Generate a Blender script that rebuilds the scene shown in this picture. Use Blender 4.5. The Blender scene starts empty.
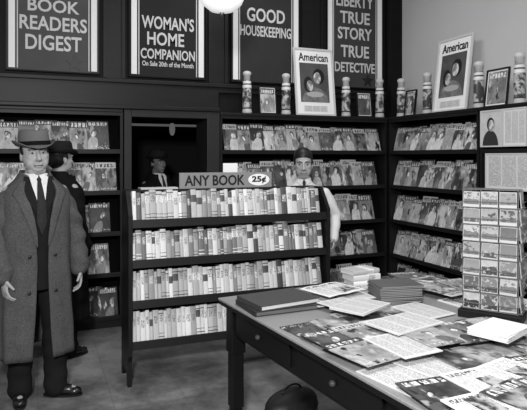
import bpy, bmesh, math, random
from mathutils import Vector, Matrix, Euler
random.seed(11)
D=bpy.data; C=bpy.context
COL=C.scene.collection
rad=math.radians
C.scene.view_settings.view_transform='Standard'

# ---------------------------------------------------------------- materials
class N:
    def __init__(s,name,rough=.6,spec=.3):
        s.m=D.materials.new(name); s.m.use_nodes=True; s.t=s.m.node_tree
        s.b=s.t.nodes['Principled BSDF']; s.b.inputs['Roughness'].default_value=rough
        s.b.inputs['Specular IOR Level'].default_value=spec
        s.tc=s.t.nodes.new('ShaderNodeTexCoord'); s.oi=None
    def f(s,op,*a):
        n=s.t.nodes.new('ShaderNodeMath'); n.operation=op
        for i,x in enumerate(a):
            if isinstance(x,(int,float)): n.inputs[i].default_value=x
            else: s.t.links.new(x,n.inputs[i])
        return n.outputs[0]
    def rnd(s,k=1.0):
        if s.oi is None: s.oi=s.t.nodes.new('ShaderNodeObjectInfo').outputs['Random']
        return s.f('FRACT',s.f('MULTIPLY',s.oi,k))
    def xyz(s,kind='Generated'):
        n=s.t.nodes.new('ShaderNodeSeparateXYZ'); s.t.links.new(s.tc.outputs[kind],n.inputs[0])
        return n.outputs[0],n.outputs[1],n.outputs[2]
    def noise(s,scale,detail=3,kind='Generated',seed=0,stretch=None,rough=.6):
        mp=s.t.nodes.new('ShaderNodeMapping'); s.t.links.new(s.tc.outputs[kind],mp.inputs[0])
        if stretch: mp.inputs['Scale'].default_value=stretch
        n=s.t.nodes.new('ShaderNodeTexNoise'); n.noise_dimensions='4D'
        s.t.links.new(mp.outputs[0],n.inputs['Vector'])
        n.inputs['Scale'].default_value=scale; n.inputs['Detail'].default_value=detail
        n.inputs['Roughness'].default_value=rough
        if s.oi is not None: s.t.links.new(s.f('MULTIPLY_ADD',s.oi,37.0,float(seed)),n.inputs['W'])
        else: n.inputs['W'].default_value=seed
        return n.outputs[0]
    def mix(s,k,a,b):
        if isinstance(a,(int,float)) and isinstance(b,(int,float)): return s.f('MULTIPLY_ADD',k,b-a,a)
        return s.f('MULTIPLY_ADD',k,s.f('SUBTRACT',b,a),a)
    def gt(s,a,b): return s.f('GREATER_THAN',a,b)
    def lt(s,a,b): return s.f('LESS_THAN',a,b)
    def mul(s,a,b): return s.f('MULTIPLY',a,b)
    def band(s,v,a,b): return s.mul(s.gt(v,a),s.lt(v,b))
    def step(s,x,a,b):
        n=s.t.nodes.new('ShaderNodeMapRange'); n.interpolation_type='SMOOTHSTEP'
        s.t.links.new(x,n.inputs[0]); n.inputs[1].default_value=a; n.inputs[2].default_value=b
        return n.outputs[0]
    def ell(s,u,v,cu,cv,ru,rv):
        a=s.f('DIVIDE',s.f('SUBTRACT',u,cu),ru); b=s.f('DIVIDE',s.f('SUBTRACT',v,cv),rv)
        return s.lt(s.f('ADD',s.mul(a,a),s.mul(b,b)),1.0)
    def out(s,c):
        s.t.links.new(c,s.b.inputs['Base Color']); return s.m
    def bump(s,h,st=.3,dist=.01):
        n=s.t.nodes.new('ShaderNodeBump'); n.inputs['Strength'].default_value=st; n.inputs['Distance'].default_value=dist
        s.t.links.new(h,n.inputs['Height']); s.t.links.new(n.outputs[0],s.b.inputs['Normal'])

def plain(name,v,rough=.6,var=.12,scale=6,emis=0,spec=.3,kind='Object',stretch=None,metal=0,bump=0):
    n=N(name,rough,spec)
    z=n.noise(scale,4,kind,1,stretch)
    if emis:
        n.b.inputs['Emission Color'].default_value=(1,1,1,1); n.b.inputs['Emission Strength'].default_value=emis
    n.b.inputs['Metallic'].default_value=metal
    if bump: n.bump(z,bump)
    return n.out(n.mix(z,v*(1-var),v*(1+var)))

def cover_mat(name,light=0.0):
    n=N(name,.38,.4); n.rnd(1)
    u,_,v=n.xyz()
    r1=n.rnd(7.3); r2=n.rnd(13.7); r3=n.rnd(29.1); r4=n.rnd(53.9); r5=n.rnd(91.3); r6=n.rnd(143.7)
    bg=n.mix(n.mul(r1,r1),.03+light*.3,.6)
    bg2=n.mix(n.mul(r2,r2),.02,.5)
    c=n.mix(n.step(n.noise(1.6,3,seed=1),.4,.6),bg,bg2)
    c=n.mix(n.step(n.noise(3.2,2,seed=21,stretch=(1,1,.6)),.56,.66),c,n.mix(r3,.3,.75))
    c=n.mix(n.step(n.noise(3.6,2,seed=33,stretch=(1.4,1,.8)),.58,.66),c,.02)
    fig=n.lt(r5,.7)
    cu=n.mix(r3,.3,.7); cv=n.mix(r4,.4,.62)
    fs=n.mix(r6,.6,1.25)
    lean=n.mul(n.f('SUBTRACT',v,cv),n.mix(r2,-.6,.6)); uu=n.f('ADD',n.f('ADD',u,lean),n.mul(n.f('SUBTRACT',n.noise(5,1,seed=12),.5),.12))
    body=n.mul(fig,n.ell(uu,v,cu,n.f('SUBTRACT',cv,.42),n.mul(.27,fs),n.mul(.33,fs)))
    c=n.mix(body,c,n.mix(r6,.03,.6))
    hair=n.mul(fig,n.ell(uu,v,n.f('ADD',cu,.02),n.f('ADD',cv,.03),n.mul(.15,fs),n.mul(.135,fs)))
    c=n.mix(hair,c,n.mix(r3,.02,.2))
    face=n.mul(fig,n.ell(uu,v,cu,cv,n.mul(.10,fs),n.mul(.11,fs)))
    c=n.mix(face,c,n.mix(n.step(n.noise(7,1,seed=4),.35,.65),.18,.72))
    c=n.f('MULTIPLY',c,n.mix(n.noise(6,2,seed=6),.45,1.45))
    mbv=n.gt(r1,.5); top=n.mix(r4,.74,.84)
    mb=n.mul(n.gt(v,top),n.gt(r2,.5))
    c=n.mix(mb,c,n.mix(mbv,.55,.04))
    ink=n.f('SUBTRACT',1.0,n.gt(c,.3))
    lets=n.mul(n.band(v,n.f('ADD',top,.03),.95),n.mul(n.band(u,.07,.93),n.mul(n.gt(n.f('FRACT',n.mul(u,n.mix(r3,5,10))),.3),n.gt(n.noise(13,1,seed=8,stretch=(2.2,1,1)),.45))))
    c=n.mix(lets,c,n.mix(ink,.03,.7))
    bot=n.mul(n.band(v,.05,n.mix(r6,.1,.2)),n.gt(n.noise(20,1,seed=9,stretch=(1,1,1.6)),.58))
    c=n.mix(n.mul(bot,n.gt(r4,.5)),c,.6)
    return n.out(c)

def print_mat(name,base=.72,pics=True):
    n=N(name,.6,.25); r=n.rnd(1); u,_,v=n.xyz()
    line=n.mul(n.gt(n.f('FRACT',n.mul(v,34)),.45),n.gt(n.noise(40,2,seed=2),.45))
    colm=n.mul(n.gt(n.f('FRACT',n.mul(u,3.02)),.1),n.mul(n.band(v,.06,.94),n.band(u,.05,.95)))
    c=n.mix(n.mul(line,colm),base,.25)
    if pics:
        r1=n.rnd(17.1); r2=n.rnd(31.7)
        cu=n.mix(r1,.28,.72); cv=n.mix(r2,.3,.7)
        p=n.mul(n.lt(n.f('ABSOLUTE',n.f('SUBTRACT',u,cu)),.22),n.lt(n.f('ABSOLUTE',n.f('SUBTRACT',v,cv)),.22))
        c=n.mix(p,c,n.mix(n.step(n.noise(5,3,seed=5),.4,.6),.03,.4))
        h=n.mul(n.gt(v,.84),n.mul(n.band(u,.08,.92),n.gt(n.noise(10,1,seed=3,stretch=(2.5,1,1)),.5)))
        c=n.mix(n.mul(h,n.lt(v,.94)),c,.06)
    return n.out(c)

def spine_mat(name,lo,hi):
    n=N(name,.5,.35); n.rnd(1); u,_,v=n.xyz()
    r1=n.rnd(9.7); r2=n.rnd(23.3); r3=n.rnd(47.1)
    c=n.mix(r1,lo,hi)
    inv=n.gt(c,.32)
    ink=n.mix(inv,.75,.05)
    a=n.mix(r2,.62,.78)
    lab=n.band(v,n.f('SUBTRACT',a,.14),n.f('ADD',a,.1))
    c=n.mix(n.mul(lab,n.gt(r3,.55)),c,n.mix(n.gt(r3,.78),.08,.7))
    tx=n.mul(lab,n.mul(n.band(u,.18,.82),n.gt(n.noise(16,1,seed=3,stretch=(1,1,1.6)),.52)))
    c=n.mix(tx,c,n.mix(n.gt(r3,.78),ink,.12))
    rule=n.f('ADD',n.band(v,.88,.91),n.f('ADD',n.band(v,.1,.13),n.band(v,.22,.24)))
    c=n.mix(n.mul(rule,n.gt(r2,.6)),c,ink)
    c=n.mul(c,n.mix(n.noise(8,2,seed=7),.75,1.2))
    return n.out(c)

def wood(name,v,rough=.4,spec=.45,var=.5):
    n=N(name,rough,spec)
    z=n.noise(3,5,'Object',2,(1,1,6)); z2=n.noise(30,2,'Object',3,(4,4,.3))
    c=n.mul(n.mix(z,v*(1-var),v*(1+var)),n.mix(z2,.7,1.3))
    return n.out(c)

m_dark=wood('dark_wood',.006,.55,.12); m_dark2=wood('dark_wood_shelf',.009,.45,.2); m_tab=wood('table_wood',.006,.4,.25)
m_tabtop=wood('table_top_wood_glare',.24,.3,.4,.25)  # glare on the tabletop is painted in as a pale wood colour
m_back=plain('shelf_back_dark',.003,.9,spec=.05)  # dark wood tone of shelf backs and display boards
m_paper=plain('paper_edges',.55,.7,.1,40)
m_white=plain('white_card',.75,.5,.05,5)
m_cream=plain('light_card',.5,.5,.08,5)
m_black=plain('black_paint',.012,.4,.2,10)
m_cov=cover_mat('magazine_cover_print'); m_covl=cover_mat('magazine_cover_light',.9)
m_print=print_mat('printed_page'); m_text=print_mat('printed_notice',.6,False)
m_spine=spine_mat('book_cloth',.05,.68); m_spinel=spine_mat('book_cloth_light',.32,.75)
m_skin=plain('skin',.31,.55,.1,25,spec=.25)
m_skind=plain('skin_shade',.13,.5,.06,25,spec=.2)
m_lip=plain('lips',.08,.5); m_hair=plain('dark_hair',.01,.45,.4,60)
m_metal=plain('dull_metal',.25,.35,.1,10,metal=.8)
m_wire=plain('painted_wire',.12,.4,.1,10)
m_glass=plain('milk_glass',.8,.3,.02,5,emis=.5)
m_bulb=plain('dim_glass',.4,.3,.02,5,emis=.1)  # faint emission makes the back room globe glow
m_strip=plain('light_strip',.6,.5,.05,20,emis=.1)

def cloth(name,v,var=.25,scale=220,big=.2):
    n=N(name,.9,.1); z=n.noise(scale,2,'Object',1); z2=n.noise(9,3,'Object',5)
    return n.out(n.mul(n.mix(z,v*(1-var),v*(1+var)),n.mix(z2,1-big,1+big)))
m_coat=cloth('grey_tweed',.07,.8,110,.3); m_suit=cloth('dark_suit_wool',.012); m_blk=cloth('black_wool',.005)
m_shirt=cloth('white_cotton',.6,.04,big=.05); m_tie=cloth('dark_tie_silk',.025,.6,60); m_felt=cloth('grey_felt',.11,.15)
m_felt2=cloth('dark_felt',.012,.15); m_shoe=plain('black_leather',.01,.25,.2,20,spec=.6)
m_eyew=plain('eye_white',.35,.3); m_iris=plain('eye_iris',.02,.2)

# ---------------------------------------------------------------- helpers
def mkobj(name,me,parent=None,label=None,cat=None,group=None,smooth=False,mats=()):
    o=D.objects.new(name,me); COL.objects.link(o)
    if parent is not None: o.parent=parent
    if label: o['label']=label
    if cat: o['category']=cat
    if group: o['group']=group
    if me is not None:
        for m in mats: me.materials.append(m)
        if smooth:
            for p in me.polygons: p.use_smooth=True
    return o
def frombm(name,bm,mats,parent=None,smooth=False,**k):
    me=D.meshes.new(name); bmesh.ops.recalc_face_normals(bm,faces=bm.faces[:]); bm.to_mesh(me); bm.free()
    if not isinstance(mats,(list,tuple)): mats=[mats]
    return mkobj(name,me,parent,smooth=smooth,mats=mats,**k)
def abox(bm,x0,x1,y0,y1,z0,z1,mi=0,M=None,bev=0):
    vs=[Vector((x,y,z)) for x in (x0,x1) for y in (y0,y1) for z in (z0,z1)]
    if M is not None: vs=[M@v for v in vs]
    v=[bm.verts.new(p) for p in vs]
    fs=[bm.faces.new([v[i] for i in q]) for q in ((0,1,3,2),(4,6,7,5),(0,4,5,1),(2,3,7,6),(0,2,6,4),(1,5,7,3))]
    for f in fs: f.material_index=mi
    if bev:
        es=set(e for f in fs for e in f.edges)
        bmesh.ops.bevel(bm,geom=list(es),offset=bev,segments=2,affect='EDGES',profile=.6)
    return fs
def box(name,x0,x1,y0,y1,z0,z1,mat,parent=None,bev=0,**k):
    bm=bmesh.new(); abox(bm,x0,x1,y0,y1,z0,z1,bev=bev)
    return frombm(name,bm,mat,parent,**k)
def struct(o): o['kind']='structure'; return o
def empty(name,loc,label,cat,rotz=0,group=None):
    o=D.objects.new(name,None); COL.objects.link(o); o.location=loc; o.rotation_euler=(0,0,rotz)
    o.empty_display_size=.1
    o['label']=label; o['category']=cat
    if group:o['group']=group
    return o
def ering(cx,cy,cz,rx,ry,seg=28,p=2.0):
    out=[]
    for i in range(seg):
        a=2*math.pi*i/seg; c,s=math.cos(a),math.sin(a)
        out.append(Vector((cx+rx*math.copysign(abs(c)**(2/p),c),cy+ry*math.copysign(abs(s)**(2/p),s),cz)))
    return out
def loft(bm,rings,closed=True,caps=True,mi=0):
    R=[[bm.verts.new(p) for p in r] for r in rings]; n=len(R[0])
    for a,b in zip(R[:-1],R[1:]):
        for i in range(n if closed else n-1):
            j=(i+1)%n; f=bm.faces.new((a[i],a[j],b[j],b[i])); f.material_index=mi
    if caps and closed:
        bm.faces.new(R[0][::-1]).material_index=mi; bm.faces.new(R[-1]).material_index=mi
    return R
def tube(bm,pts,rs,seg=14,fl=(1,1),ref=Vector((0,1,0)),balls=True,caps=True,mi=0):
    pts=[Vector(p) for p in pts]; rings=[]
    for i,p in enumerate(pts):
        t=(pts[min(i+1,len(pts)-1)]-pts[max(i-1,0)]).normalized()
        a=t.cross(ref)
        if a.length<.1: a=t.cross(Vector((1,0,0)))
        a.normalize(); b=a.cross(t).normalized()
        rings.append([p+(a*math.cos(q)*fl[0]+b*math.sin(q)*fl[1])*rs[i] for q in [2*math.pi*k/seg for k in range(seg)]])
    loft(bm,rings,caps=caps,mi=mi)
    if balls:
        for p,r in zip(pts,rs): ball(bm,p,(r*.98,)*3)
def ball(bm,c,r,R=None,u=18,v=12):
    M=Matrix.Translation(Vector(c)) @ ((R or Matrix.Identity(4))) @ Matrix.Diagonal((r[0],r[1],r[2],1))
    bmesh.ops.create_uvsphere(bm,u_segments=u,v_segments=v,radius=1,matrix=M)
def solid(name,bm,voxel,mats,parent=None,it=4,fn=None,**k):
    me=D.meshes.new(name); bmesh.ops.recalc_face_normals(bm,faces=bm.faces[:]); bm.to_mesh(me); bm.free()
    o=D.objects.new('tmp',me); COL.objects.link(o)
    r=o.modifiers.new('r','REMESH'); r.mode='VOXEL'; r.voxel_size=voxel; r.use_smooth_shade=True
    s=o.modifiers.new('s','SMOOTH'); s.factor=.5; s.iterations=it
    dg=C.evaluated_depsgraph_get(); dg.update()
    m2=D.meshes.new_from_object(o.evaluated_get(dg)); m2.name=name
    D.objects.remove(o)
    if fn:
        for v in m2.vertices: v.co=fn(v.co)
    m2.materials.clear()
    return mkobj(name,m2,parent,smooth=True,mats=[mats],**k)
def spin(name,prof,mat,parent=None,seg=24,loc=(0,0,0),**k):
    bm=bmesh.new(); loft(bm,[ering(loc[0],loc[1],loc[2]+z,r,r,seg) for r,z in prof])
    return frombm(name,bm,mat,parent,smooth=True,**k)
def text(s,w,h,mat,parent,loc,bold=.02,ext=.004,name='lettering',italic=0):
    cu=D.curves.new('t','FONT'); cu.body=s; cu.size=1; cu.offset=bold; cu.extrude=.01; cu.shear=italic
    cu.resolution_u=3
    o=D.objects.new('t',cu); COL.objects.link(o)
    dg=C.evaluated_depsgraph_get(); dg.update()
    me=D.meshes.new_from_object(o.evaluated_get(dg)); D.objects.remove(o)
    xs=[v.co.x for v in me.vertices]; ys=[v.co.y for v in me.vertices]
    x0,x1,y0,y1=min(xs),max(xs),min(ys),max(ys)
    for v in me.vertices:
        a=(v.co.x-(x0+x1)/2)/(x1-x0)*w; b=(v.co.y-(y0+y1)/2)/(y1-y0)*h
        v.co=Vector((a,-ext if v.co.z>0 else 0,b))+Vector(loc)
    me.name=name; me.materials.clear()
    return mkobj(name,me,parent,mats=[mat])
def star(mat,parent,loc,r):
    bm=bmesh.new()
    def ring(y): return [Vector(loc)+Vector((math.sin(math.pi*i/5)*(r if i%2==0 else r*.42),y,math.cos(math.pi*i/5)*(r if i%2==0 else r*.42))) for i in range(10)]
    loft(bm,[ring(0),ring(-.006)]); return frombm('star',bm,mat,parent)
R=lambda a,ax: Matrix.Rotation(a,4,ax)
T=lambda x,y,z: Matrix.Translation((x,y,z))

# ---------------------------------------------------------------- room shell
nf=N('floor_linoleum',.5,.35)
x,y,z=nf.xyz('Object')
def seam(c): return nf.lt(nf.f('FRACT',nf.mul(c,2.2)),.012)
g=nf.mix(nf.step(nf.noise(1.3,6,'Object',1,rough=.7),.35,.68),.07,.27)
g=nf.mul(g,nf.mix(nf.noise(9,5,'Object',4,rough=.8),.4,1.6))
g=nf.mix(nf.mul(nf.f('MAXIMUM',seam(x),seam(y)),.4),g,.06)
m_floor=nf.out(g)
npz=N('wall_plaster',.85,.15)
m_plas=npz.out(npz.mix(npz.noise(1.2,5,'Object',1),.38,.50)); npz.bump(npz.noise(60,3,'Object',2),.15,.003)
m_ceil=plain('ceiling_paint',.35,.9,.05,1)
m_wallwood=wood('wall_panel_wood',.007,.55,.12)

struct(box('floor',-2,4.2,-2,9,-.1,0,m_floor))
struct(box('ceiling',-2,4.2,-2,9,4.0,4.1,m_ceil))
struct(box('wall_right',4.02,4.2,-2,9,0,4,m_plas))
struct(box('wall_left',-2.1,-2,-2,9,0,4,m_plas))
struct(box('wall_front',-2,4.02,-2.1,-2,0,4,m_plas))
bm=bmesh.new()
abox(bm,-2,.80,5.7,5.8,0,4); abox(bm,1.60,4.02,5.7,5.8,0,4); abox(bm,.80,1.60,5.7,5.8,1.98,4)
struct(frombm('wall_back',bm,m_wallwood))
struct(box('wall_rear',-2,4.02,8.9,9,0,4,plain('rear_wall_paint',.06,.8)))
bm=bmesh.new(); abox(bm,-2,3.86,5.62,5.7,2.33,2.37,bev=.006); abox(bm,-2,3.86,5.65,5.7,2.28,2.33)
struct(frombm('trim_1',bm,m_dark2))
struct(box('trim_2',3.86,4.019,5.55,5.699,2.05,4,m_dark))
for i,(a,b) in enumerate(((.60,.81),(1.67,1.88),(2.76,3.03))):
    bm=bmesh.new(); abox(bm,a,a+.03,5.67,5.7,2.38,3.99); abox(bm,b-.03,b,5.67,5.7,2.38,3.99); abox(bm,a+.03,b-.03,5.69,5.7,2.38,3.99)
    struct(frombm('trim_%d'%(3+i),bm,m_dark2))
bm=bmesh.new(); abox(bm,.76,.83,5.38,5.80,0,2.05,bev=.006); abox(bm,1.57,1.70,5.38,5.80,0,2.05,bev=.006); abox(bm,.83,1.57,5.38,5.80,1.98,2.05,bev=.006)
struct(frombm('trim_6',bm,plain('casing_paint',.02,.5,.3,spec=.2)))
bm=bmesh.new(); abox(bm,-2,1.7,5.36,5.69,2.051,2.09,bev=.008); abox(bm,-2,1.7,5.42,5.69,2.09,2.27)
struct(frombm('trim_7',bm,m_dark2))

# ---------------------------------------------------------------- wall posters
def wposter(x0,x1,lab,lines,dark,starp=None,top=None):
    w=x1-x0; e=empty('wall_sign',(x0,5.69,2.40),lab,'sign')
    box('panel',0,w,-.015,0,0,1.3,plain('sign_paint',dark,.7,.25,3,spec=.1),e)
    bm=bmesh.new()
    abox(bm,0,.012,-.05,-.015,0,1.3); abox(bm,w-.012,w,-.05,-.015,0,1.3); abox(bm,.012,w-.012,-.05,-.015,0,.012)
    frombm('frame',bm,m_dark,e)
    for a in (.03,w-.085):
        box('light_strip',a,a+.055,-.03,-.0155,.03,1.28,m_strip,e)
    for a in (.1,w-.11): box('rule',a,a+.01,-.02,-.0155,.03,1.28,m_cream,e)
    for s,cx,cz,lw,lh in lines:
        text(s,lw,lh,m_cream,e,(w*cx,-.0155,cz-2.40))
    if starp: star(m_black,e,(starp[0]*w,-.0155,starp[1]-2.4),starp[2])
    return e
wposter(-.276,.570,'dark painted sign with light block letters and a black star',
  [('BOOK',.5,3.03,.46,.12),('READERS',.5,2.862,.60,.135),('DIGEST',.5,2.68,.5,.145)],.075,(.72,2.50,.085))
wposter(.839,1.644,'dark painted magazine title sign above the doorway',
  [('WOMAN\'S',.5,2.965,.54,.135),('HOME',.47,2.80,.38,.135),('COMPANION',.5,2.645,.56,.105),('On Sale 20th of the Month',.5,2.545,.53,.05)],.02)
wposter(1.909,2.737,'dark painted household magazine sign above the bookcase',
  [('GOOD',.5,3.145,.45,.15),('HOUSEKEEPING',.5,2.97,.60,.115)],.03)
wposter(3.055,3.839,'dark painted sign with stacked light lettering and black star',
  [('LIBERTY',.5,3.42,.5,.14),('TRUE',.5,3.225,.4,.14),('STORY',.5,3.04,.46,.14),('TRUE',.5,2.83,.38,.14),('DETECTIVE',.5,2.645,.54,.115)],.045,(.72,2.5,.08))

# ---------------------------------------------------------------- magazines & books templates
def mag_mesh(w,h,t,cm,bow=.002):
    bm=bmesh.new(); n=6
    rings=[]
    for i in range(n+1):
        x=w*i/n; b=-bow*math.sin(math.pi*i/n)
        rings.append([Vector((x,b,0)),Vector((x,b+t,0)),Vector((x,b+t,h)),Vector((x,b,h))])
    loft(bm,rings)
    bmesh.ops.recalc_face_normals(bm,faces=bm.faces[:])
    for f in bm.faces: f.material_index=0 if abs(f.normal.y)>.7 or f.normal.x<-.7 else 1
    me=D.meshes.new('magazine'); bm.to_mesh(me); bm.free()
    me.materials.append(cm); me.materials.append(m_paper); return me
MAG=[mag_mesh(.195,.285,.006,m_cov),mag_mesh(.18,.262,.006,m_cov),mag_mesh(.21,.30,.005,m_cov),mag_mesh(.19,.278,.006,m_cov),mag_mesh(.19,.275,.006,m_covl)]
def copyobj(me,name,Mw,label,cat,group):
    o=D.objects.new(name,me); COL.objects.link(o); o.matrix_world=Mw
    o['label']=label; o['category']=cat; o['group']=group; return o
def magrow(Mw,x0,x1,z,group,step=.132):
    x=x0
    while x<x1-.23:
        me=random.choice(MAG)
        copyobj(me,'magazine',Mw@T(x,.03,z+.004)@R(rad(5.2),'Z')@R(rad(-15+random.uniform(-.5,.5)),'X'),
            'illustrated pulp magazine face out on dark wooden shelf','magazine',group)
        x+=step*random.uniform(.92,1.2)

LV=[.10,.505,.89,1.275,1.66]
def bookcase(Mw,L,label,H=2.05,dp=.29):
    e=D.objects.new('bookcase',None); COL.objects.link(e); e.matrix_world=Mw; e['label']=label; e['category']='bookcase'
    box('side_panel',0,.025,0,dp,0,H-.03,m_dark2,e); box('side_panel',L-.025,L,0,dp,0,H-.03,m_dark2,e)
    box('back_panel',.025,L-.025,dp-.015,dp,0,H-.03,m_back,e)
    bm=bmesh.new(); abox(bm,-.0,L,-.02,dp,H-.03,H,bev=.006); abox(bm,0,L,-.01,.01,H-.06,H-.03)
    frombm('top_board',bm,m_dark2,e)
    box('plinth',.025,L-.025,.01,.03,0,.08,m_dark2,e)
    for z in LV:
        bm=bmesh.new(); abox(bm,.026,L-.026,0,dp-.016,z-.022,z); abox(bm,.026,L-.026,-.012,0,z-.03,z+.012,bev=.003)
        frombm('shelf',bm,m_dark2,e)
        bm=bmesh.new(); abox(bm,.027,L-.027,.07,.08,0,.31,M=T(0,0,z)@R(rad(-15),'X')@T(0,0,.02))
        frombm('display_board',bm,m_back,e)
    return e
Ml=T(-.62,5.40,0); Mb=T(1.71,5.40,0); Mr=T(3.717,5.385,0)@R(rad(-90),'Z'); Mr2=T(3.717,3.965,0)@R(rad(-90),'Z')
bookcase(Ml,1.37,'dark wooden wall bookcase of slanted magazine shelves by doorway')
bookcase(Mb,1.99,'dark wooden bookcase of magazine shelves on the far wall')
bookcase(Mr,1.40,'dark wooden magazine bookcase along the plastered side wall')
bookcase(Mr2,1.10,'dark wooden bookcase with notices pinned to its shelves')
for i,z in enumerate(LV):
    nm=['bottom','fourth','third','second','top'][i]
    magrow(Ml,.16,1.40,z,'magazines on the %s shelf by the doorway'%nm)
    magrow(Mb,.06 if i>=3 else 1.12,2.0,z,'magazines on the %s shelf of far bookcase'%nm)
    magrow(Mr,.04,1.41,z,'magazines on the %s shelf of side bookcase'%nm)
    if i in (1,2): magrow(Mr2,.04,.8,z,'magazines on the %s shelf of notice bookcase'%nm)

def book_mesh(w,h,dp,cm):
    bm=bmesh.new(); b=.0022
    abox(bm,0,b,.002,dp,0,h); abox(bm,w-b,w,.002,dp,0,h)
    abox(bm,b,w-b,.006,dp-.004,.003,h-.003,mi=1)
    n=6; r=[]
    for zz in (0,h):
        rr=[]
        for i in range(n+1):
            a=math.pi*i/n; rr.append(Vector((w/2-w/2*math.cos(a),.003-.006*math.sin(a),zz)))
        for i in range(n,-1,-1):
            a=math.pi*i/n; rr.append(Vector((w/2-(w/2-.001)*math.cos(a),.0055-.006*math.sin(a),zz)))
        r.append(rr)
    loft(bm,r)
    me=D.meshes.new('book'); bmesh.ops.recalc_face_normals(bm,faces=bm.faces[:]); bm.to_mesh(me); bm.free()
    me.materials.append(cm); me.materials.append(m_paper); return me
BK=[(w,book_mesh(w,h,.135,m_spine)) for w,h in ((.024,.20),(.03,.208),(.036,.212),(.041,.218),(.027,.196),(.033,.205),(.045,.222))]
BKL=[(w,book_mesh(w,h,.135,m_spinel)) for w,h in ((.022,.20),(.03,.212),(.036,.205),(.027,.215),(.04,.21))]

# ---------------------------------------------------------------- book display rack
RX,RY,RL=.583,3.955,1.575
e=empty('book_display_rack',(RX,RY,0),'long dark wooden four-tier book rack on the shop floor','rack')
RZ=[.30,.585,.868,1.148]
for a in (0,RL-.028):
    bm=bmesh.new()
    prof=[(.0,0),(.05,0),(.07,.08),(.24,.08),(.27,0),(.32,0),(.30,1.36),(.10,1.36),(-.03,1.19),(-.03,.22),(0,.18)]
    loft(bm,[[Vector((a,p[0],p[1])) for p in prof],[Vector((a+.028,p[0],p[1])) for p in prof]])
    frombm('side_panel',bm,m_dark2,e)
for z in RZ:
    Mx=T(0,0,z)@R(rad(-11),'X')
    bm=bmesh.new(); abox(bm,.03,RL-.03,-.008,.17,-.015,-.001,M=Mx); abox(bm,.03,RL-.03,-.02,-.008,-.045,.012,M=Mx)
    frombm('shelf',bm,m_dark2,e)
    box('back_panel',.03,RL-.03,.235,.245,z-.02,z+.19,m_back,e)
box('top_board',.03,RL-.03,.17,.299,1.345,1.36,m_dark2,e)
for ri,z in enumerate(RZ):
    x=RX+.034
    g='books on the %s tier of the display rack'%['bottom','third','second','top'][ri]
    while True:
        lst=BKL if (ri==0 or random.random()<(.42,.5,.35,.4)[ri]) else BK
        w,me=random.choice(lst)
        if x+w>RX+RL-.034: break
        copyobj(me,'book',T(x,RY,z)@R(rad(-11),'X')@T(0,random.uniform(0,.012),.001),'clothbound second-hand novel standing spine out','book',g)
        x+=w+.0012
for i,(xx,w,d,h,a,mm) in enumerate(((.12,.28,.10,.012,2,m_cream),)):
    bm=bmesh.new()
    for k in range(3): abox(bm,0,w,0,d,k*h/3,(k+1)*h/3-.0006,M=R(rad((k-1)*1.2),'Z'))
    o=frombm('paper_pile',bm,mm,None,label='small pile of pale paper sheets on the book rack',cat='papers')
    o.location=(RX+xx,RY+.18,1.361); o.rotation_euler=(0,0,rad(a))
e=empty('price_sign',(.99,RY+.18,1.361),'grey card price sign with black letters and white oval','sign')
box('board',0,.75,0,.012,0,.12,plain('sign_board',.2,.6,.1,8),e)
box('base',0,.75,.012,.07,0,.008,m_dark2,e)
text('ANY BOOK',.48,.08,m_black,e,(.28,-.0005,.06),bold=.02)
bm=bmesh.new(); 
loft(bm,[[Vector((.64+.09*math.cos(q),yy,.06+.046*math.sin(q))) for q in [2*math.pi*i/28 for i in range(28)]] for yy in (-.0005,-.004)])
frombm('oval_patch',bm,m_white,e)
text('25¢',.12,.058,m_black,e,(.64,-.0045,.06),bold=.03)
bm=bmesh.new(); abox(bm,0,.12,0,.004,0,.19); 
o=frombm('paper_card',bm,m_white,None,label='plain white card propped behind the price sign',cat='card'); o.location=(1.36,RY+.262,1.361)

# ---------------------------------------------------------------- framed posters & tubes on top of the bookcases
n=N('portrait_print',.5); n.rnd(1); u,_,v=n.xyz()
c=n.mix(n.noise(3,4,seed=2),.02,.12)
c=n.mix(n.ell(u,v,.5,-.02,.46,.40),c,n.mix(n.noise(8,3,seed=3),.0,.3))
c=n.mix(n.ell(u,v,.28,.45,.16,.2),c,.015); c=n.mix(n.ell(u,v,.33,.42,.11,.14),c,n.mix(n.step(n.noise(6,1,seed=9),.4,.6),.15,.5))
c=n.mix(n.ell(u,v,.65,.66,.2,.2),c,.01); c=n.mix(n.ell(u,v,.6,.62,.13,.15),c,n.mix(n.step(n.noise(6,1,seed=5),.4,.6),.2,.6))
c=n.mix(n.ell(u,v,.5,.2,.3,.07),c,.35)
PORT=n.out(c)
def framed(Mw,w,h,label,big):
    e=D.objects.new('framed_poster',None); COL.objects.link(e); e.matrix_world=Mw@R(rad(-7),'X'); e['label']=label; e['category']='framed poster'
    bm=bmesh.new(); t=.022 if big else .014
    abox(bm,-w/2,-w/2+t,-.02,0,0,h,bev=.003); abox(bm,w/2-t,w/2,-.02,0,0,h,bev=.003)
    abox(bm,-w/2+t,w/2-t,-.02,0,0,t); abox(bm,-w/2+t,w/2-t,-.02,0,h-t,h)
    frombm('frame',bm,m_cream if big else m_dark2,e)
    box('mount_card',-w/2+t,w/2-t,-.008,-.001,t,h-t,m_white,e)
    if big:
        text('American',w*.74,h*.12,m_black,e,(0,-.0085,h*.87),bold=.015)
        box('print',-w*.36,w*.36,-.011,-.0085,h*.2,h*.78,PORT,e)
        box('caption',-w*.3,w*.3,-.010,-.0085,h*.06,h*.15,m_text,e)
    else:
        box('print',-w*.4,w*.4,-.011,-.0085,h*.08,h*.92,m_cov,e)
    return e
framed(T(2.846,5.50,2.051),.49,.76,'large pale-framed magazine poster propped on the far bookcase',True)
framed(Mr@T(5.385-4.50,.11,2.051),.50,.76,'large pale-framed magazine poster propped against the side wall',True)
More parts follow.
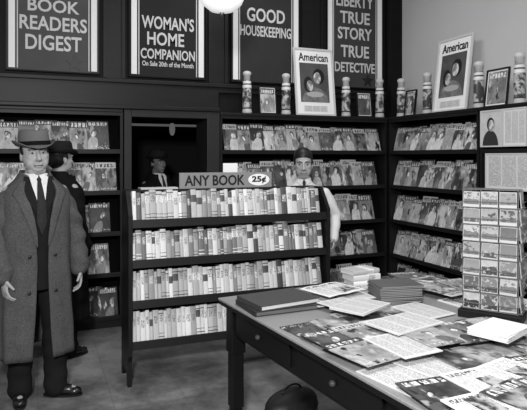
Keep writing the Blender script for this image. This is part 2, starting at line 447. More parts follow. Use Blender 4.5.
for M_,w,h in ((T(2.262,5.47,2.051),.2,.3),(T(3.448,5.47,2.051),.2,.29),(Mr@T(5.385-5.13,.10,2.051),.19,.29),(Mr@T(5.385-3.90,.12,2.051),.27,.35)):
    framed(M_,w,h,'small framed magazine cover propped on top of a bookcase',False)
nt=N('tube_print',.4); nt.rnd(1); u,v0,v=nt.xyz('Object')
c=nt.mix(nt.step(nt.noise(18,2,'Object',2),.42,.55),.35,.04)
c=nt.mix(nt.band(v,.0,.05),c,.4); c=nt.mix(nt.band(v,.27,.34),c,.6); c=nt.mix(nt.band(v,.3,.315),c,.05); c=nt.mix(nt.band(v,.05,.065),c,.03)
m_tube=nt.out(c)
for M_ in (T(2.036,5.50,2.051),T(2.483,5.50,2.051),T(3.224,5.50,2.051),T(3.65,5.47,2.051),Mr@T(5.385-5.36,.15,2.051),Mr@T(5.385-4.87,.13,2.051),Mr@T(5.385-4.12,.13,2.051),Mr@T(5.385-3.64,.13,2.051)):
    e=D.objects.new('display_tube',None); COL.objects.link(e); e.matrix_world=M_
    e['label']='tall printed cardboard display tube with pale cap'; e['category']='display tube'; e['group']='printed tubes on top of the bookcases'
    spin('body',[(.052,0),(.052,.03),(.048,.032),(.048,.30),(.043,.31),(.043,.345)],m_tube,e)
    spin('cap',[(.036,.345),(.036,.40),(.044,.405),(.044,.43),(.03,.445),(.01,.45)],m_cream,e)

def card(nm,lx0,lx1,z0,z1,mat,label,fr=None):
    e=D.objects.new(nm,None); COL.objects.link(e); e.matrix_world=Mr2@T(lx0,-.015,z0); e['label']=label; e['category']='notice'
    w=lx1-lx0;h=z1-z0
    box('sheet',0,w,-.006,0,0,h,mat,e)
    if fr:
        bm=bmesh.new(); abox(bm,-.012,0,-.012,0,-.012,h+.012); abox(bm,w,w+.012,-.012,0,-.012,h+.012); abox(bm,0,w,-.012,0,-.012,0); abox(bm,0,w,-.012,0,h,h+.012)
        frombm('frame',bm,fr,e)
    return e
n=N('photo_print',.5); u,_,v=n.xyz()
c=n.mix(n.noise(3,3),.35,.6); c=n.mix(n.ell(u,v,.45,.0,.4,.45),c,.03); c=n.mix(n.ell(u,v,.47,.62,.19,.2),c,.02); c=n.mix(n.ell(u,v,.5,.58,.14,.17),c,n.mix(n.step(n.noise(7,1,seed=2),.4,.6),.25,.6))
m_photo=n.out(c)
card('framed_photograph',.04,.27,1.70,2.0,m_photo,'framed portrait photograph of a person in dark clothes',m_cream)
card('printed_notice',.30,.53,1.70,2.0,m_text,'white printed notice sheet in thin frame',m_cream)
card('printed_notice',.10,.60,1.33,1.62,m_text,'wide white typed notice sheet pinned to bookcase',m_cream)

# ---------------------------------------------------------------- table
TW,TL,TH=1.5,2.35,.76
Mt=T(1.0,3.2,0)@R(rad(6),'Z')
e=D.objects.new('display_table',None); COL.objects.link(e); e.matrix_world=Mt
e['label']='long dark wooden drawer table spread with magazines'; e['category']='table'
box('table_top',0,TW,-TL,0,TH-.012,TH,m_tabtop,e,bev=.003)
box('top_edge',.003,TW-.003,-TL+.003,-.003,TH-.036,TH-.0125,m_tab,e,bev=.004)
for lx in (.04,TW-.12):
    for ly in (-.12,-TL+.04):
        bm=bmesh.new()
        for (a,b,z0,z1) in ((0,.08,0,.10),(.01,.07,.10,.13),(.004,.076,.13,.45),(-.004,.084,.45,.722)):
            abox(bm,lx+a,lx+b,ly+a,ly+b,z0,z1,bev=.005)
        frombm('leg',bm,m_tab,e)
box('apron',.055,.075,-TL+.12,-.12,.56,.722,m_tab,e); box('apron',TW-.075,TW-.055,-TL+.12,-.12,.56,.722,m_tab,e)
box('apron',.12,TW-.12,-.075,-.055,.56,.722,m_tab,e); box('apron',.12,TW-.12,-TL+.055,-TL+.075,.56,.722,m_tab,e)
mk=plain('knob_wood',.05,.4)
for k in range(3):
    a=-.16-k*.68
    d=box('drawer',.042,.0545,a-.6,a,.585,.71,m_tab,e,bev=.004)
    bm=bmesh.new(); ball(bm,(.028,a-.3,.65),(.014,.016,.014)); kn=frombm('knob',bm,mk,d,smooth=True)

def ontable(me,nm,lx,ly,a,z,label,cat,group=None):
    Mw=Mt@T(lx,ly,TH+z)@R(rad(a),'Z')
    o=D.objects.new(nm,me); COL.objects.link(o); o.matrix_world=Mw
    o['label']=label;o['category']=cat
    if group:o['group']=group
    return o
def flat(me_w,me_h,t,mat,cornercurl=.0):
    bm=bmesh.new(); n=8; rings=[]
    for i in range(n+1):
        x=-me_w/2+me_w*i/n; b=cornercurl*abs(math.sin(2*math.pi*i/n))
        rings.append([Vector((x,-me_h/2,b)),Vector((x,me_h/2,b)),Vector((x,me_h/2,b+t)),Vector((x,-me_h/2,b+t))])
    loft(bm,rings); 
    me=D.meshes.new('sheet'); bmesh.ops.recalc_face_normals(bm,faces=bm.faces[:]); bm.to_mesh(me); bm.free(); me.materials.append(mat); return me
def swapyz(m,name):
    m2=m.copy(); m2.name=name; t=m2.node_tree
    for nd in t.nodes:
        if nd.type=='SEPXYZ':
            ls=[(l.to_socket) for l in t.links if l.from_socket==nd.outputs[2]]
            for s in ls: t.links.new(nd.outputs[1],s)
    return m2
mc_f=swapyz(m_cov,'magazine_cover_flat'); mcl_f=swapyz(m_covl,'magazine_cover_flat_light'); mp_f=swapyz(m_print,'printed_page_flat'); mt_f=swapyz(m_text,'printed_text_flat')
FM=[flat(.2,.27,.005,mc_f),flat(.21,.28,.005,mcl_f),flat(.21,.28,.005,mc_f),flat(.2,.27,.005,mp_f),flat(.22,.29,.005,mc_f),flat(.19,.26,.005,mcl_f),flat(.2,.28,.004,mt_f)]
SP=[flat(.42,.29,.0035,mp_f,.002),flat(.40,.28,.0035,mp_f,.002)]
blocked=[(.18,-.36,.27),(.88,-.53,.2),(.88,-.25,.16),(1.056,-1.077,.25)]
row=0; ly=-.16
while ly>-2.25:
    lx=.13 if ly<-.60 else .50
    cidx=0
    while lx<1.42:
        L_=(cidx%3)+3*(row%3)
        x_=lx+random.uniform(-.015,.02); y_=ly+random.uniform(-.02,.02)
        spread=random.random()<.12 and lx<1.0
        xx_=x_+(.1 if spread else 0); rr_=.10 if spread else .02
        if not any(math.hypot(xx_-a,y_-b)<r+rr_ for a,b,r in blocked):
            me=random.choice(SP) if spread else random.choice(FM)
            ontable(me,'open_magazine' if spread else 'magazine',xx_,y_,(random.choice((0,0,0,180))+random.uniform(-12,12)) if not spread else random.uniform(-8,8),.0005+.0056*L_,
               'open magazine with printed pages lying on the table' if spread else 'magazine lying flat on the display table','magazine','magazines spread over the display table')
            if spread: lx+=.21
        lx+=.18; cidx+=1
    ly-=.215; row+=1
ontable(flat(.30,.25,.003,mp_f,.004),'newspaper',.60,-.33,10,.052,'folded newspaper lying on the table beside the portfolios','newspaper')
for k in range(2):
    bm=bmesh.new(); w,h=.40-.02*k,.29-.015*k
    abox(bm,-w/2,w/2,-h/2,h/2,0,.004,bev=.001); abox(bm,-w/2,w/2,-h/2,h/2,.024,.028,bev=.001)
    abox(bm,-w/2,-w/2+.006,-h/2,h/2,.004,.024); abox(bm,-w/2+.007,w/2-.006,-h/2+.006,h/2-.006,.0045,.0235,mi=1)
    me=D.meshes.new('portfolio'); bmesh.ops.recalc_face_normals(bm,faces=bm.faces[:]); bm.to_mesh(me); bm.free()
    me.materials.append(plain('portfolio_cloth',.03+.02*k,.5)); me.materials.append(m_paper if k else plain('dull_paper',.12,.7))
    ontable(me,'portfolio',.22,-.34,-4+6*k,.0005+.029*k,'large dark clothbound album lying flat on the table','album','stacked dark albums on the table')
sb=plain('booklet_cover',.05,.5,.4,3); sbm=[]
for v in range(2):
    bm=bmesh.new(); abox(bm,-.13,.13,-.1,.1,0,.0012); abox(bm,-.13,.13,-.1,.1,.0078,.009); abox(bm,-.128,.126,-.098,.098,.0012,.0078,mi=1)
    me=D.meshes.new('booklet'); bm.to_mesh(me); bm.free(); me.materials.append(sb if v else plain('booklet_cover_b',.09,.5,.4,3)); me.materials.append(plain('booklet_pages',.25,.7)); sbm.append(me)
for k in range(11):
    ontable(sbm[k%2],'booklet',.90+random.uniform(-.006,.006),-.53+random.uniform(-.006,.006),-18+random.uniform(-4,4),.0005+.0093*k,'thin dark-covered booklet in a neat stack on the table','booklet','stack of dark booklets')
for k in range(4):
    w=BKL[k%5][0]; z0=sum(BKL[j%5][0] for j in range(k))+.001*k
    o=ontable(BKL[k%5][1],'book',.80,-.24,0,0,'pale book lying flat in a small stack','book','small stack of pale books')
    o.matrix_world=Mt@T(.82,-.24,TH+.002+z0)@R(rad(-15+k*6),'Z')@R(rad(90),'Y')@T(-w,0,0)
for (lx,ly,w,h,t,a,mm) in ((.78,-1.36,.24,.18,.03,15,m_white),(1.10,-1.46,.2,.15,.045,-8,m_cream),(.50,-.72,.28,.2,.012,20,mt_f),(.50,-1.05,.32,.22,.008,8,mt_f)):
    bm=bmesh.new(); n_=max(2,int(t/.005))
    for k in range(n_): abox(bm,-w/2,w/2,-h/2,h/2,t*k/n_,t*(k+1)/n_-.0008,M=R(rad(random.uniform(-2,2)),'Z'))
    me=D.meshes.new('papers'); bm.to_mesh(me); bm.free(); me.materials.append(mm)
    ontable(me,'paper_pile',lx,ly,a,.052,'pile of white printed sheets on the table','papers')

# ---------------------------------------------------------------- postcard rack
Mp=T(2.163,2.239,TH+.0005)@R(rad(-56),'Z')
e=D.objects.new('postcard_rack',None); COL.objects.link(e); e.matrix_world=Mp
e['label']='tall wire countertop rack filled with small picture cards'; e['category']='rack'
PW,PD,PH=.27,.11,.67
bm=bmesh.new()
def wr(a,b,r=.0025): tube(bm,[a,b],[r,r],seg=6,balls=False)
for x in (-PW/2,-PW/6,PW/6,PW/2):
    wr((x,0,.04),(x,0,PH)); 
for x in (-PW/2,PW/2): wr((x,PD,.04),(x,PD,PH))
rows=[.05+.088*i for i in range(7)]
for z in rows:
    for z2 in (z,z+.03):
        wr((-PW/2,-.018,z2),(PW/2,-.018,z2)); wr((PW/2+.018,0,z2),(PW/2+.018,PD,z2))
    wr((-PW/2,0,z),(-PW/2,-.018,z)); wr((PW/2,0,z),(PW/2,-.018,z)); wr((PW/2,0,z),(PW/2+.018,0,z)); wr((PW/2,PD,z),(PW/2+.018,PD,z))
wr((-PW/2,0,PH),(PW/2,0,PH)); wr((-PW/2,PD,PH),(PW/2,PD,PH)); wr((-PW/2,0,PH),(-PW/2,PD,PH)); wr((PW/2,0,PH),(PW/2,PD,PH))
frombm('wire_frame',bm,m_wire,e)
box('base',-PW/2-.02,PW/2+.02,-.03,PD+.02,0,.04,m_dark2,e,bev=.004)
n=N('postcard_print',.4,.4); r=n.rnd(1); u,_,v=n.xyz(); r1=n.rnd(7.7); r2=n.rnd(19.3)
hz=n.f('ADD',n.mix(r1,.3,.6),n.mul(n.f('SUBTRACT',n.noise(4,2,seed=3),.5),.35))
c=n.mix(n.gt(v,hz),n.mul(n.noise(6,3,seed=4),n.mix(r2,.05,.4)),n.mix(r1,.08,.5))
c=n.mix(n.step(n.noise(4,2,seed=8),.52,.6),c,n.mix(r2,.5,.02))
c=n.mix(n.f('MAXIMUM',n.gt(v,.95),n.f('MAXIMUM',n.lt(u,.04),n.gt(u,.96))),c,.4)
c=n.mix(n.lt(v,n.mix(r2,.02,.22)),c,.5)
m_pc=n.out(c)
bm=bmesh.new(); abox(bm,0,.082,0,.004,0,.08); pcm=D.meshes.new('postcard'); bmesh.ops.recalc_face_normals(bm,faces=bm.faces[:]); bm.to_mesh(pcm); bm.free(); pcm.materials.append(m_pc)
for z in rows:
    for k in range(3):
        copyobj(pcm,'postcard',Mp@T(-PW/2+.004+k*.09,-.014,z+.003)@R(rad(-5),'X')@R(rad(random.uniform(-1.5,1.5)),'Y'),'small glossy picture card in a wire rack','postcard','picture cards in the wire rack')
    copyobj(pcm,'postcard',Mp@T(PW/2+.014,.012,z+.003)@R(rad(90),'Z')@R(rad(-5),'X'),'small glossy picture card in a wire rack','postcard','picture cards in the wire rack')

# ---------------------------------------------------------------- lamps
e=empty('pendant_lamp',(1.223,3.82,4.0),'white glass bowl ceiling lamp on a metal stem','lamp')
spin('canopy',[(.06,0),(.06,-.02),(.02,-.05)],m_metal,e); spin('stem',[(.012,-.05),(.012,-1.0)],m_metal,e)
spin('holder',[(.04,-.98),(.07,-1.02),(.10,-1.05)],m_metal,e)
spin('lamp_shade',[(.10,-1.05),(.16,-1.10),(.178,-1.17),(.172,-1.24),(.14,-1.31),(.085,-1.355),(.02,-1.37)],m_glass,e,seg=36)
spin('rim_band',[(.174,-1.235),(.178,-1.245),(.168,-1.262),(.163,-1.25)],m_metal,e,seg=36)
spin('finial',[(.02,-1.368),(.012,-1.38),(.004,-1.395)],m_metal,e)
e=empty('pendant_lamp',(1.56,6.9,4.0),'small faintly glowing globe lamp on a thin cord in back room','lamp')
spin('cord',[(.006,0),(.006,-2.0)],m_black,e); spin('lamp_shade',[(.02,-1.98),(.032,-2.01),(.036,-2.05),(.03,-2.10),(.015,-2.13)],m_bulb,e)
o=box('trim_8',.5,2.4,7.6,7.64,2.02,2.05,plain('rail_paint_glow',.4,.5,emis=.08)); struct(o)  # rail is no lamp; faint emission stands in for light falling on it
o=box('wall_partition',.2,2.9,7.66,7.7,0,4,plain('partition_paint',.012,.8,spec=.1)); struct(o)

# ---------------------------------------------------------------- people
def interp(tab,z):
    if z<=tab[0][0]: return tab[0][1:]
    for a,b in zip(tab[:-1],tab[1:]):
        if z<=b[0]:
            t=(z-a[0])/(b[0]-a[0])
            return tuple(p+(q-p)*t for p,q in zip(a[1:],b[1:]))
    return tab[-1][1:]
def hand(bm,w,d,n,a):
    w,d,n,a=Vector(w),Vector(d).normalized(),Vector(n).normalized(),Vector(a).normalized()
    n=(n-d*n.dot(d)).normalized(); s=a.dot(d.cross(n)); a=d.cross(n)*(1 if s>0 else -1)
    Rm=Matrix((a,d,n)).transposed().to_4x4()
    ball(bm,w+d*.05,(.040,.052,.017),Rm); ball(bm,w+d*.075,(.040,.03,.014),Rm)
    for i,L in enumerate((.072,.082,.076,.06)):
        p=w+d*.09+a*(.033-.022*i); k=.2*(1.5-i)
        pts=[p-d*.02,p]
        for fr,an in ((.42,18),(.32,45),(.26,70)):
            pts.append(pts[-1]+(d*math.cos(rad(an))+n*math.sin(rad(an))+a*k*.3)*L*fr)
        tube(bm,pts,[.009,.009,.0085,.0075,.0065],seg=8)
    p=w+d*.025+a*.03
    tube(bm,[p,p+(d*.7+a*.6+n*.3)*.035,p+(d*1.4+a*.9+n*.7)*.04],[.014,.011,.0085],seg=8)
def person(label,loc,yaw,H,coat,arms,gap=None,outer=True,hat=None,head_yaw=0,head_tilt=0,head_roll=0,fat=1.0,voxel=.006,skin=m_skin,
           feet=((-.10,0,-8),(.11,0,18)),shirt_only=False,suit=m_suit,coattab=None,hs=1.0,hd_dz=-.018,wide=1.0):
    S=H/1.75; bm=bmesh.new()
    Mh=T(0,.008,1.50+hd_dz)@R(rad(head_yaw),'Z')@R(rad(head_tilt),'X')@R(rad(head_roll),'Y')@Matrix.Scale(hs,4)@T(0,-.015,-1.50)
    M3=Mh.to_3x3().to_4x4()
    def hb(c,r,Rr=None): ball(bm,Mh@Vector(c),r,(M3 @ (Rr or Matrix.Identity(4))))
    hb((0,.012,1.662),(.076,.095,.088)); hb((0,-.022,1.60),(.064*fat,.072,.082)); hb((0,-.066,1.537),(.028*fat,.022,.021))
    hb((0,-.03,1.555),(.056*fat,.055,.03))
    if fat>1.05: hb((0,-.03,1.522),(.055,.045,.028))
    for s in (-1,1):
        hb((s*.030*fat,-.046,1.575),(.026*fat,.036,.036)); hb((s*.040,-.062,1.612),(.022,.02,.015))
        hb((s*.077,.012,1.613),(.008,.018,.030)); hb((s*.0115,-.102,1.592),(.009,.011,.008))
        hb((s*.028,-.081,1.657),(.025,.014,.009)); hb((s*.031,-.071,1.634),(.016,.012,.011))
    P=[Mh@Vector(q) for q in ((0,-.084,1.65),(0,-.1,1.622),(0,-.115,1.598))]
    tube(bm,P,[.009*hs,.011*hs,.014*hs],seg=10)
    hb((0,-.09,1.565),(.024,.011,.0055)); hb((0,-.088,1.551),(.02,.011,.006))
    tube(bm,[(0,.025,1.38),(0,.02,1.47),Mh@Vector((0,.008,1.56))],[.062*fat,.057*fat,.058],seg=16)
    loft(bm,[ering(0,0,z,rx,ry) for z,rx,ry in ((.86,.14,.105),(.95,.155,.115),(1.1,.14,.11),(1.3,.155,.115),(1.38,.15,.09),(1.42,.09,.07))])
    for s,(fx,fy,fa) in zip((-1,1),feet):
        tube(bm,[(s*.085,0,.92),(fx*.98,fy*.5-.01,.5),(fx,fy+.02,.09)],[.08,.055,.04],seg=14)
        Rf=R(rad(fa),'Z'); c=Vector((fx,fy,0))
        ball(bm,c+Rf@Vector((0,-.05,.045)),(.035,.10,.03),Rf)
    for s,(el,wr_,hd) in zip((-1,1),arms):
        sh=(s*.165,0,1.37)
        tube(bm,[sh,el,wr_],[.045,.038,.027],seg=12)
        hand(bm,wr_,Vector(hd),(-s,0.15,0),(0,-1,0.1))
    body=solid('person',bm,voxel,skin,None,3)
    body.location=loc; body.rotation_euler=(0,0,yaw); body.scale=(S,)*3
    body['label']=label; body['category']='person'
    for s in (-1,1):
        bm=bmesh.new(); c=Mh@Vector((s*.031,-.0795,1.634)); ball(bm,c,(.012,.0075,.0062),M3)
        o=frombm('eye',bm,m_eyew,body,smooth=True)
        bm=bmesh.new(); ball(bm,Mh@Vector((s*.031,-.0855,1.634)),(.0062,.004,.0058),M3); frombm('iris',bm,m_iris,o,smooth=True)
        bm=bmesh.new(); tube(bm,[Mh@Vector(q) for q in ((s*.014,-.095,1.654),(s*.032,-.0945,1.660),(s*.052,-.082,1.654))],[.004,.005,.003],seg=6); frombm('eyebrow',bm,m_hair,body,smooth=True)
    bm=bmesh.new(); tube(bm,[Mh@Vector(q) for q in ((-.026,-.090,1.5575),(0,-.0995,1.5585),(.026,-.090,1.5575))],[.0024,.0038,.0024],seg=6); frombm('mouth',bm,m_lip,body,smooth=True)
    bm=bmesh.new()
    if hat is None:
        ball(bm,Mh@Vector((0,.022,1.686)),(.082,.101,.085),M3@R(rad(-18),'X')); ball(bm,Mh@Vector((0,.05,1.62)),(.078,.066,.07),M3)
        for s in (-1,1): ball(bm,Mh@Vector((s*.066,.0,1.66)),(.017,.035,.045),M3)
    else:
        ball(bm,Mh@Vector((0,.03,1.672)),(.080,.09,.084),M3); ball(bm,Mh@Vector((0,.05,1.62)),(.077,.066,.07),M3)
        for s in (-1,1): ball(bm,Mh@Vector((s*.070,.002,1.648)),(.012,.025,.03),M3)
    solid('hair',bm,.007,m_hair,body,2)
    if hat is not None:
        bm=bmesh.new(); rings=[]
        for z,k in ((0,1),(.03,.99),(.06,.965),(.085,.92),(.10,.82)):
            r_=ering(0,.008,1.678+z,.092*k,.112*k,40)
            rings.append([Mh@(p+Vector((-math.copysign(.010,p.x)*max(0,-p.y/.1)*(z/.1)*min(1,abs(p.x)/.02),0,-.008*(1-min(1,abs(p.x)/.06)) if z>.08 else 0))) for p in r_])
        rings.append([Mh@(Vector((p.x*.5,p.y*.75+.004,1.678+.086))) for p in ering(0,.008,0,.092*.7,.112*.8,40)])
        loft(bm,rings)
        h=frombm('hat',bm,hat,body,smooth=True)
        bm=bmesh.new(); rr=[]
        for k,dz in ((.97,.004),(1.12,.0),(1.27,.006),(1.34,.012)):
            q=[]
            for p in ering(0,.008,1.678,.092*k,.112*(1+(k-1)*1.1),40):
                side=abs(p.x)/.12; up=side*side*.03*(k-.97)/.37; fr=max(0,-p.y)/.15; up-=fr*fr*.022*(k-.97)/.37
                q.append(Mh@Vector((p.x,p.y,p.z+dz*.6+up)))
            rr.append(q)
        rr+= [[v-Vector((0,0,.005)) for v in r_] for r_ in rr[::-1]]
        loft(bm,rr,caps=False); frombm('brim',bm,hat,h,smooth=True)
        bm=bmesh.new(); loft(bm,[[Mh@p for p in ering(0,.008,1.682,.0945,.1145,40)],[Mh@p for p in ering(0,.008,1.706,.0935,.1135,40)]],caps=False); frombm('hat_band',bm,m_blk,h,smooth=True)
    bm=bmesh.new()
    loft(bm,[ering(0,0,z,rx,ry) for z,rx,ry in ((.80,.15,.115),(.9,.175,.13),(1.0,.175,.135),(1.1,.165,.13))])
    for s,(fx,fy,fa) in zip((-1,1),feet):
        tube(bm,[(s*.09,0,.88),(fx*.98,fy*.5-.01,.5),(fx,fy+.0,.16),(fx,fy-.005,.07)],[.105,.085,.075,.078],seg=18)
    def wrk(p): return p+Vector((math.sin(p.z*60+p.y*20)*.003,math.cos(p.z*50+p.x*15)*.003,0))*(1 if p.z<.5 else .4)
    solid('trousers',bm,.011,suit,body,3,wrk)
    for s,(fx,fy,fa) in zip((-1,1),feet):
        Rf=T(fx,fy,0)@R(rad(fa),'Z'); bm=bmesh.new()
        R3=Rf.to_3x3().to_4x4()
        ball(bm,Rf@Vector((0,.03,.05)),(.036,.045,.048),R3); ball(bm,Rf@Vector((0,-.06,.04)),(.040,.085,.036),R3); ball(bm,Rf@Vector((0,-.12,.032)),(.040,.055,.028),R3)
        sh=solid('shoe',bm,.006,m_shoe,body,2,lambda p: Vector((p.x,p.y,max(p.z,.008))))
        bm=bmesh.new(); loft(bm,[[Rf@Vector((q.x,q.y,zz)) for q in ering(0,-.05,0,.043,.13,24,2.4)] for zz in (.001,.014)]); frombm('sole',bm,m_black,sh)
    J=((.74,.19*fat,.15),(.85,.195*fat,.155),(1.0,.185*fat,.158),(1.15,.185*fat,.155),(1.3,.19*fat,.14),(1.36,.185,.12),(1.41,.14,.092),(1.475,.075,.075))
    if shirt_only: J=((.92,.175,.14),(1.0,.18*wide,.145),(1.15,.185*wide,.145),(1.28,.195*wide,.14),(1.34,.19*wide,.12),(1.39,.16*wide,.098),(1.43,.105,.082),(1.475,.07,.072))
    bm=bmesh.new(); loft(bm,[ering(0,0.004,z,rx,ry,32,2.2) for z,rx,ry in J])
    for s,(el,wr_,hd) in zip((-1,1),arms):
        wv=Vector(wr_); ev=Vector(el)
        tube(bm,[(s*.165*wide,.0,1.345),(Vector((s*.165*wide,.0,1.345))).lerp(ev,.4),ev,ev.lerp(wv,.94)],[.054,.062,.057,.042 if not shirt_only else .044],seg=14)
    def wr2(p): return p+Vector((math.sin(p.z*45+p.y*30)*.0025,math.cos(p.z*38+p.x*25)*.003,0))
    solid('shirt' if shirt_only else 'jacket',bm,.009,m_shirt if shirt_only else suit,body,3,wr2)
    jy=lambda z:-interp(J,z)[1]+.004
    if not shirt_only:
        bm=bmesh.new(); rr=[]
        for k in range(13):
            z=1.472-.25*k/12; w=.060*(1-k/12)+.003
            rr.append([Vector((w*(i/4-1),jy(z)-.009+.10*(w*(i/4-1))**2/.12,z)) for i in range(9)])
        loft(bm,rr,closed=False); frombm('shirt_front',bm,m_shirt,body,smooth=True)
    bm=bmesh.new(); rr=[]
    for z,r_ in ((1.455,.071),(1.492,.064),(1.494,.060),(1.457,.065)): rr.append(ering(0,.012-(z-1.46)*.2,z,r_*fat,r_*1.05*fat,28))
    loft(bm,rr,caps=False)
    for s in (-1,1):
        q=[bm.verts.new(Vector(p)) for p in ((s*.003,-.068*fat,1.476),(s*.03,-.066*fat,1.492),(s*.052,-.05*fat,1.493),(s*.058,-.078,1.458),(s*.034,-.096,1.424))]; bm.faces.new(q)
    frombm('shirt_collar',bm,m_shirt,body)
    bm=bmesh.new(); rr=[]
    for z,w,o_ in ((1.480,.012,.0),(1.460,.017,.010),(1.443,.012,.014),(1.38,.02,.016),(1.30,.027,.014),(1.18,.030,.014),(1.10,.004,.014)):
        yy=jy(z)-o_
        rr.append([Vector((-w,yy+.002,z)),Vector((0,yy-.006,z)),Vector((w,yy+.002,z)),Vector((0,yy+.006,z))])
    loft(bm,rr); frombm('tie',bm,m_tie,body,smooth=False)
    if not shirt_only:
        for s in (-1,1):
            bm=bmesh.new(); rr=[]
            for k in range(13):
                z=1.475-.26*k/12; i0=.058*(1-k/12)+.002; w=.055*math.sin(math.pi*min(1,(k+2)/14))**.7
                rr.append([Vector((s*(i0+w*j/4),jy(z)-.013+.9*((i0+w*j/4))**2,z)) for j in range(5)])
            loft(bm,rr,closed=False); frombm('lapel',bm,suit,body,smooth=True)
    if outer:
        K=coattab or ((.31,.245,.20),(.6,.235,.195),(.9,.222,.19),(1.1,.217,.188),(1.28,.22,.172),(1.35,.218,.152),(1.39,.198,.132),(1.42,.165,.115),(1.455,.125,.098),(1.485,.10,.09))
        z0=K[0][0]; z1=K[-1][0]
        gp=gap or ((.3,.24),(.6,.16),(.9,.12),(1.1,.15),(1.2,.20),(1.3,.30),(1.42,.55),(1.49,.75))
        def cp(z,th,off=0,s=1):
            rx,ry=interp(K,z); f=max(0,(1.25-z)/.95)
            k=1+off+ f*(.045*math.sin(th*7+1.3+z)+.03*math.sin(th*13+z*4))+.01*math.sin(z*22+th*3)
            pw=2/2.25; a,b=math.sin(th),math.cos(th)
            return Vector((rx*math.copysign(abs(a)**pw,a)*k,.004-ry*math.copysign(abs(b)**pw,b)*k,z))
        bm=bmesh.new(); rr=[]; nz=34
        for k in range(nz+1):
            z=z0+(z1-z0)*k/nz; g=interp(gp,z)[0]
            ths=[g+(2*math.pi-2*g)*i/72 for i in range(73)]
            rr.append([cp(z,t) for t in ths]+[cp(z,t,-.06) for t in ths[::-1]])
        loft(bm,rr); ct=frombm('overcoat',bm,coat,body,smooth=True)
        for s,(el,wr_,hd) in zip((-1,1),arms):
            bm=bmesh.new(); ev=Vector(el); wv=Vector(wr_)
            sh=Vector((s*.165,.0,1.345))
            tube(bm,[sh,sh.lerp(ev,.2),sh.lerp(ev,.5)+Vector((s*.004,0,0)),ev,ev.lerp(wv,.5),ev.lerp(wv,.93)],[.060,.067,.071,.070,.068,.070],seg=18,fl=(1,1.1))
            solid('sleeve',bm,.009,coat,ct,3,lambda p: p+Vector((math.sin(p.z*55+p.y*25)*.006,math.cos(p.z*47+p.x*12)*.006,0)))
            bm=bmesh.new(); rr=[]
            for k in range(21):
                z=1.475-.45*k/20; g=interp(gp,z)[0]; t=k/20
                wl=(.20+.28*(t/.3) if t<.3 else (.34*(1-(t-.3)/.7)**.8+.02)) 
                rr.append([cp(z,s*(g-.03+wl*j/5),.05-.015*j/5) for j in range(6)])
            loft(bm,rr,closed=False); o=frombm('lapel',bm,coat,ct,smooth=True)
            so=o.modifiers.new('s','SOLIDIFY'); so.thickness=.008
            for zz in (.97,.74):
                g=interp(gp,zz)[0]; c=cp(zz,s*(g+.18),.02)
                bm=bmesh.new(); ball(bm,c,(.012,.005,.012)); frombm('button',bm,m_black,ct,smooth=True)
        bm=bmesh.new(); rr=[]
        for z,rx,ry in ((1.445,.135,.105),(1.49,.105,.094),(1.514,.092,.086),(1.507,.086,.080),(1.46,.10,.08)):
            rr.append([Vector((rx*math.sin(t),.016-ry*math.cos(t),z-.045*max(0,math.cos(t)))) for t in [.72+(2*math.pi-1.44)*i/30 for i in range(31)]])
        rr.append(rr[0]); loft(bm,[[Vector(p) for p in r_] for r_ in rr],closed=False); frombm('coat_collar',bm,coat,ct,smooth=True)
    return body

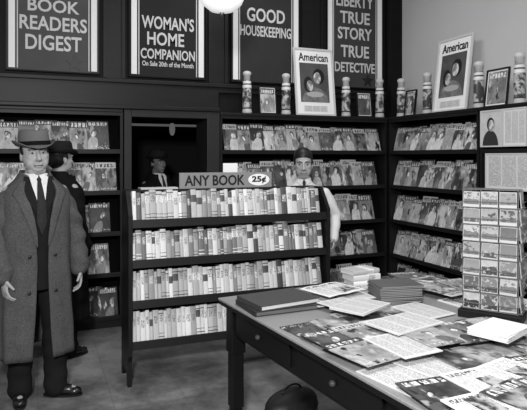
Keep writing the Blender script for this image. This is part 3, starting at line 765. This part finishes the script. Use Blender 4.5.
person('stout man in grey felt hat and open long tweed overcoat, standing',(-.01,4.012,0),rad(14),1.75,m_coat,
   (((-.235,.02,1.10),(-.215,-.10,.84),(.05,-.25,-1)),((.26,.03,1.10),(.275,-.05,.84),(0,-.15,-1))),
   hat=m_felt,head_yaw=-2,head_roll=-3,fat=1.18,hs=1.08,voxel=.005,feet=((-.09,.04,-12),(.12,-.03,55)))
person('man in black overcoat and dark hat, seen mostly from behind',(.17,4.80,0),rad(125),1.72,m_blk,
   (((-.225,.02,1.12),(-.22,-.06,.86),(0,-.15,-1)),((.225,.02,1.12),(.22,-.06,.86),(0,-.15,-1))),
   hat=m_felt2,voxel=.008,gap=((.3,.02),(1.25,.02),(1.49,.5)))
person('man in dark coat and hat standing in the shadowed doorway',(1.20,6.0,0),rad(25),1.67,m_blk,
   (((-.225,.02,1.12),(-.22,-.06,.86),(0,-.15,-1)),((.225,.02,1.12),(.22,-.06,.86),(0,-.15,-1))),
   hat=m_felt2,voxel=.008,skin=m_skind,gap=((.3,.02),(1.25,.02),(1.49,.5)))
person('dark-haired shop clerk in white shirt standing behind the book rack',(2.20,4.50,0),rad(-20),1.66,None,
   (((-.29,.0,1.15),(-.20,-.17,1.02),(.3,-1,-.2)),((.31,.02,1.13),(.27,-.10,.92),(-.1,-.7,-.7))),
   outer=False,shirt_only=True,voxel=.006,head_yaw=-4,head_tilt=6,fat=1.14,hs=1.10,wide=1.25)

bm=bmesh.new(); ball(bm,(0,0,.08),(.2,.12,.08)); ball(bm,(0,0,.05),(.21,.13,.05))
o=solid('leather_bag',bm,.012,plain('bag_leather',.015,.5),None,3,lambda p:Vector((p.x,p.y,max(p.z,.001))))
o['label']='dark soft leather bag on the floor beneath the table'; o['category']='bag'
o.location=(1.46,3.15,0); o.rotation_euler=(0,0,rad(20))
bm=bmesh.new(); tube(bm,[(.08*math.cos(t),0,.15+.04*math.sin(t)) for t in [math.pi*i/10 for i in range(11)]],[.006]*11,seg=8,balls=False); frombm('handle',bm,m_black,o,smooth=True)

# ---------------------------------------------------------------- lights
def area(name,loc,target,size,energy,sy=None):
    l=D.lights.new(name,'AREA'); l.energy=energy; l.size=size
    if sy: l.shape='RECTANGLE'; l.size_y=sy
    o=D.objects.new(name,l); COL.objects.link(o); o.location=loc
    o.rotation_euler=(Vector(target)-Vector(loc)).to_track_quat('-Z','Y').to_euler(); return o
area('flash_light',(-.35,-.3,2.45),(1.9,5,1.35),.3,185)
area('ceiling_light_near',(1.5,1.6,3.85),(1.5,1.6,0),1.2,65)
area('ceiling_light_far',(1.9,4.2,3.9),(1.9,4.2,0),1.2,35)
w=D.worlds.new('w'); C.scene.world=w; w.use_nodes=True; w.node_tree.nodes['Background'].inputs[0].default_value=(.05,.05,.05,1)

cam=D.cameras.new('camera'); co=D.objects.new('camera',cam); COL.objects.link(co)
cam.sensor_width=36; cam.lens=36*560/527; cam.shift_y=-48/527; cam.clip_start=.05
co.location=(0,0,1.6); co.rotation_euler=(rad(90),0,rad(-22)); C.scene.camera=co
